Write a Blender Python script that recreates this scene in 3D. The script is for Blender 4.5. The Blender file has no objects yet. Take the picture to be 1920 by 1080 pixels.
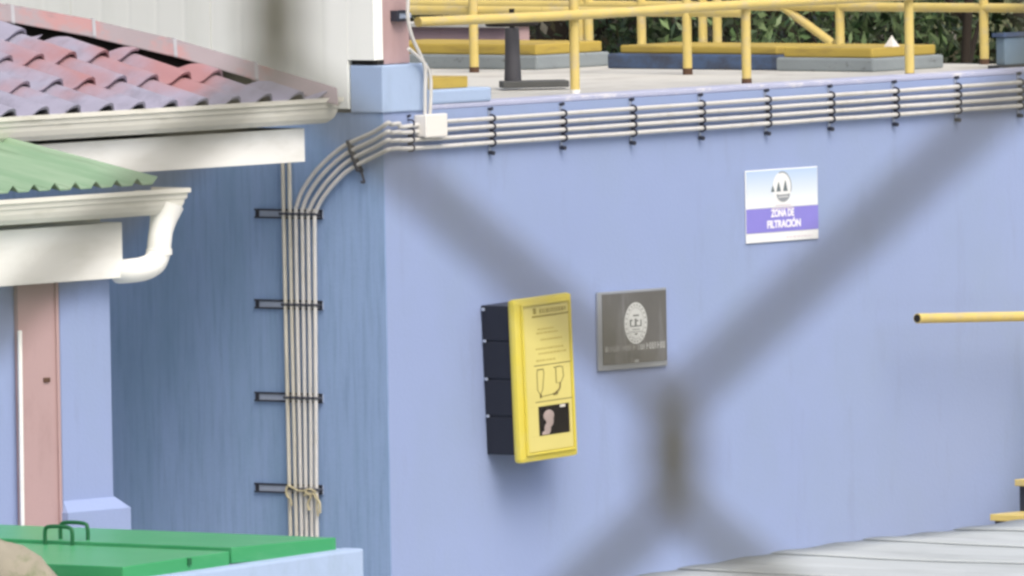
import bpy, bmesh, math, random
from mathutils import Vector, Matrix
random.seed(7)
S = bpy.context.scene
COL = S.collection

# ------------------------------------------------------------------ camera
# World frame: the tank's light wall lies in Y=0 (faces -Y), its dark wall in X=0 (faces -X), ground Z=0.
F = 27000.0                                   # focal length in photo pixels (1920 wide)
HEAD, ROLL, PITCH = math.radians(40.2), math.radians(1.0), math.atan(1327 / F)
fw = Vector((math.cos(HEAD) * math.cos(PITCH), math.sin(HEAD) * math.cos(PITCH), -math.sin(PITCH)))
_r0 = Vector((math.sin(HEAD), -math.cos(HEAD), 0)); _u0 = _r0.cross(fw)
cR = _r0 * math.cos(ROLL) - _u0 * math.sin(ROLL)
cU = _u0 * math.cos(ROLL) + _r0 * math.sin(ROLL)
def ray(px, py): return fw * F + cR * (px - 960) + cU * (540 - py)
CAM = -(73.0 / F) * ray(739, 1400)
def on(px, py, ax, val):
    """point where the sight line of a photo pixel meets the plane axis=val"""
    r = ray(px, py); return CAM + r * ((val - CAM[ax]) / r[ax])
cam = bpy.data.cameras.new('camera'); co = bpy.data.objects.new('camera', cam); COL.objects.link(co)
co.matrix_world = Matrix.Translation(CAM) @ Matrix((cR, cU, -fw)).transposed().to_4x4()
cam.sensor_width = 36; cam.lens = F / 1920 * 36; cam.clip_start = 0.1; cam.clip_end = 2000
cam.dof.use_dof = True; cam.dof.focus_distance = 73.0; cam.dof.aperture_fstop = 92
S.camera = co

# ------------------------------------------------------------------ light (bright overcast)
W = bpy.data.worlds.new('World'); S.world = W; W.use_nodes = True
sun_dir = Vector((-0.32, -0.61, 0.92)).normalized()
nt = W.node_tree; sky = nt.nodes.new('ShaderNodeTexSky'); sky.sky_type = 'NISHITA'; sky.sun_disc = False
sky.sun_elevation = math.asin(sun_dir.z); sky.sun_rotation = math.atan2(sun_dir.x, sun_dir.y)
sky.air_density = 1.0; sky.dust_density = 6.0; sky.ozone_density = 1.0
nt.links.new(sky.outputs[0], nt.nodes['Background'].inputs[0]); nt.nodes['Background'].inputs[1].default_value = 0.15
sl = bpy.data.lights.new('sun', 'SUN'); sl.energy = 1.3; sl.angle = math.radians(45); sl.color = (1, 0.96, 0.9)
so = bpy.data.objects.new('sun', sl); COL.objects.link(so)
so.rotation_euler = sun_dir.to_track_quat('Z', 'Y').to_euler()
S.view_settings.view_transform = 'Standard'; S.view_settings.look = 'None'
S.view_settings.gamma = 1; S.view_settings.use_curve_mapping = False
S.view_settings.exposure = 0.30
S.render.engine = 'CYCLES'
S.cycles.use_denoising = True
S.cycles.max_bounces = 6; S.cycles.filter_width = 2.8

# ------------------------------------------------------------------ materials
def srgb(r, g, b):
    f = lambda c: (c / 255 / 12.92) if c / 255 < .04045 else ((c / 255 + .055) / 1.055) ** 2.4
    return (f(r), f(g), f(b))
def mat(name, col, rough=0.7, var=0.08, scale=3.0, bump=0.0, bscale=60.0, metal=0.0, dirt_sheen=None, dirt_sheen_scale=(4, 4, 4),
        dirt_sheen_lo=0.5, dirt_sheen_hi=0.7, dirt_sheen_amt=1.0, spec=0.4, dirt2=None, d2_scale=(9, 9, 9), d2_lo=.6, d2_hi=.75, d2_amt=.6):
    m = bpy.data.materials.new(name); m.use_nodes = True
    n, l = m.node_tree.nodes, m.node_tree.links
    b = n['Principled BSDF']; b.inputs['Roughness'].default_value = rough; b.inputs['Metallic'].default_value = metal
    b.inputs['Specular IOR Level'].default_value = spec
    geo = n.new('ShaderNodeNewGeometry')
    nz = n.new('ShaderNodeTexNoise'); nz.inputs['Scale'].default_value = scale; nz.inputs['Detail'].default_value = 5
    l.new(geo.outputs['Position'], nz.inputs['Vector'])
    mx = n.new('ShaderNodeMix'); mx.data_type = 'RGBA'
    mx.inputs[6].default_value = (*[max(0, c * (1 - var)) for c in col], 1); mx.inputs[7].default_value = (*[min(1, c * (1 + var)) for c in col], 1)
    l.new(nz.outputs['Fac'], mx.inputs[0]); out = mx.outputs[2]
    def layer(out, dcol, dscale, lo, hi, amt):
        mp = n.new('ShaderNodeMapping'); mp.inputs['Scale'].default_value = dscale
        l.new(geo.outputs['Position'], mp.inputs['Vector'])
        dz = n.new('ShaderNodeTexNoise'); dz.inputs['Scale'].default_value = 1; dz.inputs['Detail'].default_value = 6
        dz.inputs['Roughness'].default_value = .65
        l.new(mp.outputs[0], dz.inputs['Vector'])
        mr = n.new('ShaderNodeMapRange'); mr.inputs[1].default_value = lo; mr.inputs[2].default_value = hi
        mr.inputs[3].default_value = 0; mr.inputs[4].default_value = amt
        l.new(dz.outputs['Fac'], mr.inputs[0])
        m2 = n.new('ShaderNodeMix'); m2.data_type = 'RGBA'; m2.inputs[7].default_value = (*dcol, 1)
        l.new(mr.outputs[0], m2.inputs[0]); l.new(out, m2.inputs[6]); return m2.outputs[2]
    if dirt_sheen: out = layer(out, dirt_sheen, dirt_sheen_scale, dirt_sheen_lo, dirt_sheen_hi, dirt_sheen_amt)
    if dirt2: out = layer(out, dirt2, d2_scale, d2_lo, d2_hi, d2_amt)
    l.new(out, b.inputs['Base Color'])
    if bump:
        bz = n.new('ShaderNodeTexNoise'); bz.inputs['Scale'].default_value = bscale; bz.inputs['Detail'].default_value = 4
        l.new(geo.outputs['Position'], bz.inputs['Vector'])
        bp = n.new('ShaderNodeBump'); bp.inputs['Strength'].default_value = bump; bp.inputs['Distance'].default_value = .01
        l.new(bz.outputs['Fac'], bp.inputs['Height']); l.new(bp.outputs[0], b.inputs['Normal'])
    return m

BLUE = (0.280, 0.357, 0.58)
M = dict(
    blue=mat('blue_wall_paint', BLUE, .75, .05, 1.3, .12, 45, dirt_sheen=(.27, .35, .52), dirt_sheen_scale=(1.2, 1.2, .8), dirt_sheen_lo=.45, dirt_sheen_hi=.7, dirt_sheen_amt=.7,
             dirt2=(.21, .26, .38), d2_scale=(5, 5, .9), d2_lo=.56, d2_hi=.85, d2_amt=.5),
    blue_stained=mat('stained_blue_wall_paint', (.275, .40, .64), .85, .10, 1.5, .12, 45, dirt_sheen=(.155, .25, .42), dirt_sheen_scale=(30, 30, 2.4), dirt_sheen_lo=.46, dirt_sheen_hi=.74, dirt_sheen_amt=.55,
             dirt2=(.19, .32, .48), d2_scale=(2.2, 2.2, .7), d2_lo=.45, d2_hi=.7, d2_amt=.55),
    blue_pale=mat('pale_blue_paint', (.36, .47, .66), .75, .06, 3, .1, 40, dirt_sheen=(.25, .33, .42), dirt_sheen_scale=(6, 6, 3), dirt_sheen_lo=.5, dirt_sheen_hi=.8, dirt_sheen_amt=.5),
    blue_dark=mat('dark_blue_paint', (.075, .12, .22), .7, .15, 5, dirt_sheen=(.06, .07, .10), dirt_sheen_scale=(5, 5, 8), dirt_sheen_lo=.45, dirt_sheen_hi=.65),
    teal=mat('teal_blue_paint', (.15, .22, .29), .6, .1, 5, dirt_sheen=(.2, .28, .33), dirt_sheen_scale=(9, 9, 5), dirt_sheen_lo=.5, dirt_sheen_hi=.7),
    grey_plinth=mat('grey_concrete_paint', (.26, .30, .32), .8, .12, 6, .2, 50, dirt_sheen=(.10, .10, .10), dirt_sheen_scale=(9, 9, 20), dirt_sheen_lo=.6, dirt_sheen_hi=.75),
    concrete=mat('pale_roof_concrete', (.56, .56, .52), .85, .1, 2, .2, 40, dirt_sheen=(.34, .33, .30), dirt_sheen_scale=(2.5, 2.5, 2.5), dirt_sheen_lo=.5, dirt_sheen_hi=.75, dirt_sheen_amt=.8),
    curb=mat('lavender_edge_paint', (.42, .45, .60), .8, .1, 4, .2, 40, dirt_sheen=(.66, .66, .68), dirt_sheen_scale=(5, 5, 14), dirt_sheen_lo=.55, dirt_sheen_hi=.68),
    white=mat('white_paint', (.85, .86, .83), .55, .04, 2, dirt_sheen=(.62, .62, .56), dirt_sheen_scale=(3, 3, 8), dirt_sheen_lo=.5, dirt_sheen_hi=.8, dirt_sheen_amt=.6),
    gutter=mat('cream_white_gutter', (.74, .74, .67), .4, .05, 3, dirt_sheen=(.46, .45, .36), dirt_sheen_scale=(4, 4, 16), dirt_sheen_lo=.52, dirt_sheen_hi=.8, dirt_sheen_amt=.7),
    siding=mat('cream_siding', (.92, .95, .90), .55, .03, 1, dirt_sheen=(.78, .82, .75), dirt_sheen_scale=(6, 6, .6), dirt_sheen_lo=.5, dirt_sheen_hi=.8, dirt_sheen_amt=.7),
    pink=mat('pink_paint', (.44, .31, .31), .75, .06, 3, .08, 40, dirt_sheen=(.34, .23, .225), dirt_sheen_scale=(8, 8, 3), dirt_sheen_lo=.52, dirt_sheen_hi=.8, dirt_sheen_amt=.6),
    dark=mat('black_painted_steel', (.03, .034, .05), .5, .2, 20),
    steel=mat('dark_galvanised_strut', (.36, .42, .54), .55, .15, 20, metal=.0),
    clamp_brown=mat('tarnished_clamp', (.055, .062, .08), .6, .3, 30),
    hole=mat('dark_gap', (.02, .018, .016), .9),
    pvc=mat('white_conduit_plastic', (.60, .60, .585), .4, .04, 6, dirt_sheen=(.45, .43, .36), dirt_sheen_scale=(12, 12, 5), dirt_sheen_lo=.52, dirt_sheen_hi=.75, dirt_sheen_amt=.6),
    pvc_old=mat('aged_conduit_plastic', (.56, .55, .49), .5, .05, 6, dirt_sheen=(.35, .33, .26), dirt_sheen_scale=(25, 25, 3), dirt_sheen_lo=.5, dirt_sheen_hi=.75, dirt_sheen_amt=.7),
    box=mat('white_box_plastic', (.76, .75, .71), .4, .03, 6),
    yellow=mat('yellow_railing_paint', (.64, .51, .17), .5, .1, 8, dirt_sheen=(.50, .43, .28), dirt_sheen_scale=(9, 9, 14), dirt_sheen_lo=.5, dirt_sheen_hi=.72, dirt_sheen_amt=.8,
               dirt2=(.22, .14, .08), d2_scale=(22, 22, 26), d2_lo=.66, d2_hi=.74, d2_amt=.8),
    yellow_cover=mat('yellow_cover_paint', (.48, .355, .075), .6, .12, 4, dirt_sheen=(.30, .22, .07), dirt_sheen_scale=(3, 3, 22), dirt_sheen_lo=.5, dirt_sheen_hi=.7, dirt_sheen_amt=.8),
    case_yellow=mat('yellow_case_plastic', (.66, .57, .09), .38, .05, 4, dirt_sheen=(.60, .55, .22), dirt_sheen_scale=(6, 6, 4), dirt_sheen_lo=.5, dirt_sheen_hi=.75, dirt_sheen_amt=.6),
    case_panel=mat('pale_yellow_print', (.66, .59, .20), .45, .05, 6),
    case_ink=mat('brown_ink', (.13, .10, .03), .6), case_ink_faint=mat('faded_ink', (.46, .38, .10), .6),
    case_black=mat('black_case_plastic', (.016, .018, .026), .42, .2, 8),
    rust=mat('rusty_steel', (.10, .055, .035), .85, .3, 30),
    plaque=mat('brushed_steel_plaque', (.20, .20, .195), .3, .12, 7, metal=.5, dirt_sheen=(.38, .39, .41), dirt_sheen_scale=(9, 9, 1.2), dirt_sheen_lo=.5, dirt_sheen_hi=.7, dirt_sheen_amt=.7),  # pale streaks are uneven highlights painted into the steel colour
    plaque_edge=mat('steel_plaque_edge', (.42, .45, .49), .4, .1, 7, metal=.5), etch=mat('etched_pale_metal', (.50, .52, .50), .6),
    etch_dark=mat('etched_dark_metal', (.16, .17, .16), .6),
    green=mat('green_lid_paint', (.05, .325, .125), .36, .10, 2, dirt_sheen=(.12, .38, .20), dirt_sheen_scale=(3, 3, 9), dirt_sheen_lo=.5, dirt_sheen_hi=.75, dirt_sheen_amt=.5, dirt2=(.05, .11, .05), d2_scale=(11, 11, 11), d2_lo=.66, d2_hi=.74, d2_amt=.5),
    green_dark=mat('dark_green_handle', (.015, .12, .045), .5),
    green_roof=mat('green_roof_sheet', (.21, .335, .215), .6, .10, 2, dirt_sheen=(.30, .41, .29), dirt_sheen_scale=(8, .6, .6), dirt_sheen_lo=.42, dirt_sheen_hi=.62, dirt_sheen_amt=.9,
                   dirt2=(.13, .20, .12), d2_scale=(24, .7, .7), d2_lo=.55, d2_hi=.66, d2_amt=.6),
    rock=mat('tan_rock', (.30, .28, .22), .9, .25, 5, .6, 12, dirt_sheen=(.13, .17, .08), dirt_sheen_scale=(3, 3, 3), dirt_sheen_lo=.52, dirt_sheen_hi=.62, dirt_sheen_amt=.8),
    grey_roof=mat('weathered_fibre_sheet', (.45, .49, .50), .75, .10, 1.5, .25, 30, dirt_sheen=(.33, .36, .36), dirt_sheen_scale=(6, .9, 2), dirt_sheen_lo=.48, dirt_sheen_hi=.7, dirt_sheen_amt=.8,
                  dirt2=(.50, .54, .56), d2_scale=(6, .8, 6), d2_lo=.56, d2_hi=.66, d2_amt=.7),
    rope=mat('beige_twine', (.46, .42, .28), .9, .2, 60),
    wire=mat('galvanised_wire', (.088, .086, .06), .6, .15, 40, metal=.2),
    bark=mat('brown_bark', (.035, .027, .02), .9, .3, 6, .5, 20),
    ground=mat('earth_and_grass', (.10, .11, .05), .95, .3, .4, dirt_sheen=(.16, .13, .085), dirt_sheen_scale=(.3, .3, .3), dirt_sheen_lo=.45, dirt_sheen_hi=.6),
    sign_white=mat('sign_white', (.80, .83, .84), .35, .01), sign_band=mat('sign_violet_band', (.25, .23, .66), .35, .06, 5),
    sign_text=mat('sign_lettering', (.84, .84, .90), .4), sign_grey=mat('sign_crest_grey', (.28, .31, .34), .5), sign_green=mat('sign_crest_dark', (.13, .17, .19), .5),
    sign_pink=mat('sign_small_print', (.66, .58, .64), .5), mask=mat('pale_rubber', (.48, .41, .39), .6),
)
# sign's printed pale blue to white field (ink on the board)
m = bpy.data.materials.new('sign_blue_white_print'); m.use_nodes = True; n, l = m.node_tree.nodes, m.node_tree.links
tc = n.new('ShaderNodeTexCoord'); sx = n.new('ShaderNodeSeparateXYZ'); l.new(tc.outputs['Generated'], sx.inputs[0])
cr = n.new('ShaderNodeValToRGB'); cr.color_ramp.elements[0].position = .1; cr.color_ramp.elements[0].color = (.80, .85, .86, 1)
cr.color_ramp.elements[1].position = 1; cr.color_ramp.elements[1].color = (.45, .60, .84, 1)
l.new(sx.outputs[2], cr.inputs[0]); l.new(cr.outputs[0], n['Principled BSDF'].inputs['Base Color']); n['Principled BSDF'].inputs['Roughness'].default_value = .35
M['sign_print'] = m
# window of the case
m = bpy.data.materials.new('smoky_window'); m.use_nodes = True; b = m.node_tree.nodes['Principled BSDF']
b.inputs['Base Color'].default_value = (.95, .93, .92, 1); b.inputs['Roughness'].default_value = .12; b.inputs['Transmission Weight'].default_value = 1.0; b.inputs['IOR'].default_value = 1.04
M['window'] = m
# roof tiles: faded terracotta and lavender grey, by broad patches plus a little per tile
def tile_mat():
    m = mat('faded_roof_tile', (.285, .28, .36), .75, .12, 14, .15, 60, dirt_sheen=(.17, .165, .21), dirt_sheen_scale=(5, 9, 9), dirt_sheen_lo=.5, dirt_sheen_hi=.75, dirt_sheen_amt=.8)
    n, l = m.node_tree.nodes, m.node_tree.links; b = n['Principled BSDF']; base = b.inputs['Base Color'].links[0].from_socket
    geo = n.new('ShaderNodeNewGeometry'); nz = n.new('ShaderNodeTexNoise'); nz.inputs['Scale'].default_value = 2.4; nz.inputs['Detail'].default_value = 4
    oi = n.new('ShaderNodeObjectInfo')
    l.new(geo.outputs['Position'], nz.inputs['Vector'])
    ad = n.new('ShaderNodeMath'); ad.operation = 'MULTIPLY_ADD'; ad.inputs[1].default_value = .10
    l.new(oi.outputs['Random'], ad.inputs[0]); l.new(nz.outputs['Fac'], ad.inputs[2])
    mp = n.new('ShaderNodeMapping'); mp.vector_type = 'TEXTURE'; mp.inputs['Location'].default_value = (-1.35, .62, 3.5); mp.inputs['Scale'].default_value = (.95, .42, .6)
    ln_ = n.new('ShaderNodeVectorMath'); ln_.operation = 'LENGTH'; l.new(geo.outputs['Position'], mp.inputs['Vector']); l.new(mp.outputs[0], ln_.inputs[0])
    sb = n.new('ShaderNodeMath'); sb.operation = 'MULTIPLY_ADD'; sb.inputs[1].default_value = -.30; l.new(ln_.outputs['Value'], sb.inputs[0]); l.new(ad.outputs[0], sb.inputs[2])
    mr = n.new('ShaderNodeMapRange'); mr.inputs[1].default_value = .20; mr.inputs[2].default_value = .46; l.new(sb.outputs[0], mr.inputs[0])
    mx = n.new('ShaderNodeMix'); mx.data_type = 'RGBA'; mx.inputs[7].default_value = (.33, .175, .185, 1)
    l.new(mr.outputs[0], mx.inputs[0]); l.new(base, mx.inputs[6]); l.new(mx.outputs[2], b.inputs['Base Color']); return m
M['tile'] = tile_mat()
M['cap_lip'] = mat('grey_flashing_lip', (.33, .34, .37), .7, .2, 8)
M['cap'] = mat('weathered_hip_flashing', (.27, .235, .255), .7, .15, 2, dirt_sheen=(.37, .19, .19), dirt_sheen_scale=(2.6, 2.6, 2.6), dirt_sheen_lo=.50, dirt_sheen_hi=.60, dirt_sheen_amt=.8,
               dirt2=(.16, .155, .17), d2_scale=(5, 5, 9), d2_lo=.6, d2_hi=.75, d2_amt=.7)
def leaf_mat(name, c1, c2):
    m = bpy.data.materials.new(name); m.use_nodes = True; n, l = m.node_tree.nodes, m.node_tree.links; b = n['Principled BSDF']
    geo = n.new('ShaderNodeNewGeometry'); mx = n.new('ShaderNodeMix'); mx.data_type = 'RGBA'
    mx.inputs[6].default_value = (*c1, 1); mx.inputs[7].default_value = (*c2, 1)
    l.new(geo.outputs['Random Per Island'], mx.inputs[0]); l.new(mx.outputs[2], b.inputs['Base Color'])
    b.inputs['Roughness'].default_value = .35; return m
LEAF = [leaf_mat('dark_leaf', (.015, .035, .012), (.05, .085, .03)), leaf_mat('bright_leaf', (.02, .06, .015), (.20, .28, .12)), leaf_mat('brown_green_leaf', (.025, .022, .014), (.065, .06, .03))]

# ------------------------------------------------------------------ mesh helpers
ORG = {}
class MB:
    def __init__(s): s.v, s.f = [], []
    def quad(s, *p): i = len(s.v); s.v += [Vector(q) for q in p]; s.f.append(tuple(range(i, i + len(p))))
    def box(s, x0, x1, y0, y1, z0, z1):
        i = len(s.v)
        s.v += [Vector((x, y, z)) for z in (z0, z1) for (x, y) in ((x0, y0), (x1, y0), (x1, y1), (x0, y1))]
        s.f += [tuple(i + k for k in q) for q in ((3, 2, 1, 0), (4, 5, 6, 7), (0, 1, 5, 4), (1, 2, 6, 5), (2, 3, 7, 6), (3, 0, 4, 7))]
        return s
    def hexa(s, b, t):                         # bottom ring, top ring of four points each
        i = len(s.v); s.v += [Vector(q) for q in list(b) + list(t)]
        s.f += [tuple(i + k for k in q) for q in ((3, 2, 1, 0), (4, 5, 6, 7), (0, 1, 5, 4), (1, 2, 6, 5), (2, 3, 7, 6), (3, 0, 4, 7))]
        return s
    def prism(s, prof, d):                     # closed planar polygon pushed along d
        i = len(s.v); k = len(prof); d = Vector(d)
        s.v += [Vector(p) for p in prof] + [Vector(p) + d for p in prof]
        s.f += [tuple(range(i + k - 1, i - 1, -1)), tuple(range(i + k, i + 2 * k))]
        s.f += [(i + a, i + (a + 1) % k, i + k + (a + 1) % k, i + k + a) for a in range(k)]
        return s
    def tube(s, pts, r, n=10, cap=True):
        pts = [Vector(p) for p in pts]; rs = r if isinstance(r, (list, tuple)) else [r] * len(pts)
        i = len(s.v); up = None
        for k, p in enumerate(pts):
            t = (pts[min(k + 1, len(pts) - 1)] - pts[max(k - 1, 0)]).normalized()
            if up is None: up = Vector((0, 0, 1)) if abs(t.z) < .9 else Vector((1, 0, 0))
            a = t.cross(up).normalized(); up = a.cross(t).normalized()
            s.v += [p + (a * math.cos(2 * math.pi * j / n) + up * math.sin(2 * math.pi * j / n)) * rs[k] for j in range(n)]
        for k in range(len(pts) - 1):
            for j in range(n):
                a, b = i + k * n + j, i + k * n + (j + 1) % n
                s.f.append((a, b, b + n, a + n))
        if cap: s.f += [tuple(range(i + n - 1, i - 1, -1)), tuple(range(i + (len(pts) - 1) * n, i + len(pts) * n))]
        return s
    def xf(s, mtx): s.v = [mtx @ v for v in s.v]; return s
    def mesh(s, name, m, off=Vector(), bevel=0, smooth=False):
        me = bpy.data.meshes.new(name); me.from_pydata([v - off for v in s.v], [], s.f)
        bm = bmesh.new(); bm.from_mesh(me); bmesh.ops.recalc_face_normals(bm, faces=bm.faces)
        if bevel:
            bmesh.ops.bevel(bm, geom=[e for e in bm.edges if len(e.link_faces) == 2 and e.calc_face_angle(0) > .5], offset=bevel, segments=2, affect='EDGES', profile=.6)
        bm.to_mesh(me); bm.free(); me.materials.append(m)
        if smooth: me.shade_smooth() if smooth is True else me.set_sharp_from_angle(angle=smooth) or me.shade_smooth()
        return me
    def build(s, name, m, parent=None, bevel=0, smooth=False, label=None):
        off = ORG.get(parent.name, Vector()) if parent else (sum(s.v, Vector()) / len(s.v) if s.v else Vector())
        if not parent: off = Vector((off.x, off.y, min(v.z for v in s.v)))
        me = s.mesh(name, m, off, bevel, False)
        if smooth:
            me.polygons.foreach_set('use_smooth', [True] * len(me.polygons)); me.set_sharp_from_angle(angle=math.radians(40))
        o = bpy.data.objects.new(name, me); COL.objects.link(o)
        if parent: o.parent = parent; ORG[o.name] = off
        else: o.location = off; ORG[o.name] = off
        if label: o['label'] = label
        return o
def thing(name, loc, label, cat, group=None):
    o = bpy.data.objects.new(name, None); COL.objects.link(o); o.location = loc; o.empty_display_size = .2
    ORG[o.name] = Vector(loc); return tag(o, label, cat, group)
def tag(o, label=None, cat=None, group=None, kind=None):
    if label: o['label'] = label
    if cat: o['category'] = cat
    if group: o['group'] = group
    if kind: o['kind'] = kind
    return o
def inst(name, me, parent, mtx):               # a part sharing mesh data, mtx in world space
    o = bpy.data.objects.new(name, me); COL.objects.link(o); o.parent = parent
    o.matrix_local = Matrix.Translation(-ORG[parent.name]) @ mtx; return o
def copy_tree(o, loc, parent=None):
    c = o.copy(); COL.objects.link(c); c.parent = parent
    if loc is not None: c.location = loc
    for ch in o.children: copy_tree(ch, None, c)
    return c
def catmull(P, k=6):
    P = [Vector(p) for p in P]; out = []
    for i in range(len(P) - 1):
        a, b, c, d = P[max(i - 1, 0)], P[i], P[i + 1], P[min(i + 2, len(P) - 1)]
        for j in range(k):
            t = j / k; out.append(.5 * ((2 * b) + (c - a) * t + (2 * a - 5 * b + 4 * c - d) * t * t + (3 * b - a - 3 * c + d) * t ** 3))
    return out + [P[-1]]
def text_mesh(txt, size, bold=.0, sx=1.0):
    c = bpy.data.curves.new('lettering', 'FONT'); c.body = txt; c.size = size; c.align_x = 'CENTER'; c.align_y = 'CENTER'; c.offset = bold; c.extrude = .0008
    o = bpy.data.objects.new('lettering', c); COL.objects.link(o)
    me = bpy.data.meshes.new_from_object(o.evaluated_get(bpy.context.evaluated_depsgraph_get()))
    bpy.data.objects.remove(o); bpy.data.curves.remove(c)
    mb = MB(); mb.v = [Vector((v.co.x * sx, 0, v.co.y)) for v in me.vertices]; mb.v = [Vector((v.x, -w.co.z, v.z)) for v, w in zip(mb.v, me.vertices)]
    mb.f = [tuple(p.vertices) for p in me.polygons]; bpy.data.meshes.remove(me); return mb
def T(x, y, z): return Matrix.Translation((x, y, z))

# ------------------------------------------------------------------ ground
def gh(x, y):
    s = x * fw.x + y * fw.y
    s /= math.hypot(fw.x, fw.y)
    def ss(a, b, v): t = min(1, max(0, (v - a) / (b - a))); return t * t * (3 - 2 * t)
    return 4.35 * ss(-30, -60, s) + 26 * ss(24, 110, s)
g = MB(); N = 90
def gc(i): t = (i / N) * 2 - 1; return math.copysign(abs(t) ** 2.2, t) * 420
g.v = [Vector((gc(i), gc(j), gh(gc(i), gc(j)))) for j in range(N + 1) for i in range(N + 1)]
g.f = [(j * (N + 1) + i, j * (N + 1) + i + 1, (j + 1) * (N + 1) + i + 1, (j + 1) * (N + 1) + i) for j in range(N) for i in range(N)]
tag(g.build('ground', M['ground'], smooth=True), kind='structure')

tag(MB().box(-14, 16, -16, 12, -.25, .012).build('bounce_slab', M['concrete']), kind='structure')  # unseen pale slab, added to bounce light up onto the left wall

# ------------------------------------------------------------------ filtration tank building
ZR = 3.23
tank = thing('filtration_building', (3, 3, 0), 'big blue painted concrete block with conduits, sign and plaque on its walls', 'building')
MB().box(.0064, 6.12, 0, .22, -.3, 3.215).build('wall', M['blue'], tank)
MB().box(0.0, .006, .0015, 7, -.3, 3.214).build('wall', M['blue_stained'], tank, label='shaded wall with dark vertical rain streaks')
MB().box(.01, .22, .223, 7, -.3, 3.2).build('inner_wall', M['blue'], tank)
MB().box(.223, 6.12, .223, 7, 3.05, ZR).build('roof_slab', M['concrete'], tank)
e = MB().box(.36, 6.12, .004, .218, 3.2155, ZR + .012).build('roof_edge', M['curb'], tank, bevel=.008)
MB().box(5.9, 6.122, .223, 7, -.3, 3.04).build('wall', M['blue'], tank)
MB().box(-.012, .345, -.012, .205, 3.2155, 3.455).build('corner_plinth', M['blue_pale'], tank, bevel=.008)

# white siding screen standing on the dark wall, with the pink column at its end
scr = thing('siding_screen', (.05, 2, 3.2), 'tall cream siding wall above the tiled roof, ending at a pink column', 'wall')
def panel(y0, y1, z0, notch=False):
    mb = MB(); k = max(1, int((y1 - y0) / .16)); w = (y1 - y0) / k
    prof = []
    for i in range(k):
        a = y0 + i * w
        prof += [(-.02, a), (-.02, a + w * .82), (-.0193, a + w * .86), (-.0193, a + w * .96)]
    prof += [(-.02, y1), (.05, y1), (.05, y0)]
    mb.prism([(x, y, z0) for x, y in prof], (0, 0, 6.6 - z0)); return mb
panel(.035, .212, 3.482).build('siding_panel', M['siding'], scr)
MB().box(.051, .053, .23, 5.9, 3.24, 6.5).build('backing', M['hole'], scr)
panel(.214, 1.128, 3.235).build('siding_panel', M['siding'], scr)
for i in range(4): panel(1.134 + i * .96, 1.134 + i * .96 + .954, 3.235).build('siding_panel', M['siding'], scr)
MB().box(.0, .05, .03, .2, 3.458, 3.481).build('base_gap', M['hole'], scr)
MB().box(.055, .27, .045, .2, 3.457, 6.6).build('column', M['pink'], scr, bevel=.006)
MB().box(.02, .054, .06, .19, 3.482, 6.55).build('side_gap', M['hole'], scr)

# ------------------------------------------------------------------ tiled hip roof house (upper left)
SL = .345; EX, EY, EZ = -.215, .12, 3.305        # hip corner at the eaves
house = thing('tiled_house', (-3, 3, 0), 'small building with faded pink and lavender tiled hip roof and cream gutter', 'building')
MB().box(-8, -6, .75, 3.0, -.2, 3.12).build('wall', M['blue'], house)
MB().box(-8, -.352, .22, .40, 2.98, 3.15).build('fascia', M['white'], house, bevel=.004)
MB().box(-.47, -.353, .401, 3.0, 2.98, 3.15).build('fascia', M['white'], house)
MB().box(-8, -.48, .401, 3.0, 3.12, 3.148).build('soffit', M['white'], house)
def gutter_profile(yf, z, s=1.0):               # yf = front of the lip, z = top; ogee front, open top
    o = [(.012, 0), (-.0, 0), (-.0, -.022), (.012, -.026), (.014, -.05), (.022, -.056), (.026, -.078), (.038, -.105), (.058, -.124), (.075, -.13), (.135, -.13), (.135, -.01)]
    i = [(.130, -.01), (.130, -.125), (.078, -.125), (.060, -.118), (.044, -.10), (.032, -.076), (.028, -.054), (.02, -.045), (.018, -.022), (.012, -.018)]
    return [(yf + a * s, z + b * s) for a, b in o + i]
yf = .09
gz = lambda x: 3.3
def mitred(x0, xe, yf, z, ylen, par, sc=1.0):  # front gutter and its return round the corner, mitred together
    mb = MB(); pr = gutter_profile(0, z, sc); k = len(pr)
    mb.v = [Vector((x0, yf + a, b)) for a, b in pr] + [Vector((xe - a, yf + a, b)) for a, b in pr]
    mb.f = [(j, (j + 1) % k, k + (j + 1) % k, k + j) for j in range(k)]; mb.build('gutter', M['gutter'], par)
    mb = MB(); mb.v = [Vector((xe - a + .0005, yf + a + .0005, b)) for a, b in pr] + [Vector((xe - a + .0005, yf + ylen, b)) for a, b in pr]
    mb.f = [(j, (j + 1) % k, k + (j + 1) % k, k + j) for j in range(k)]; mb.build('gutter_return', M['gutter'], par)
mitred(-8, -.195, yf, 3.302, 3.0, house)
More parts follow.
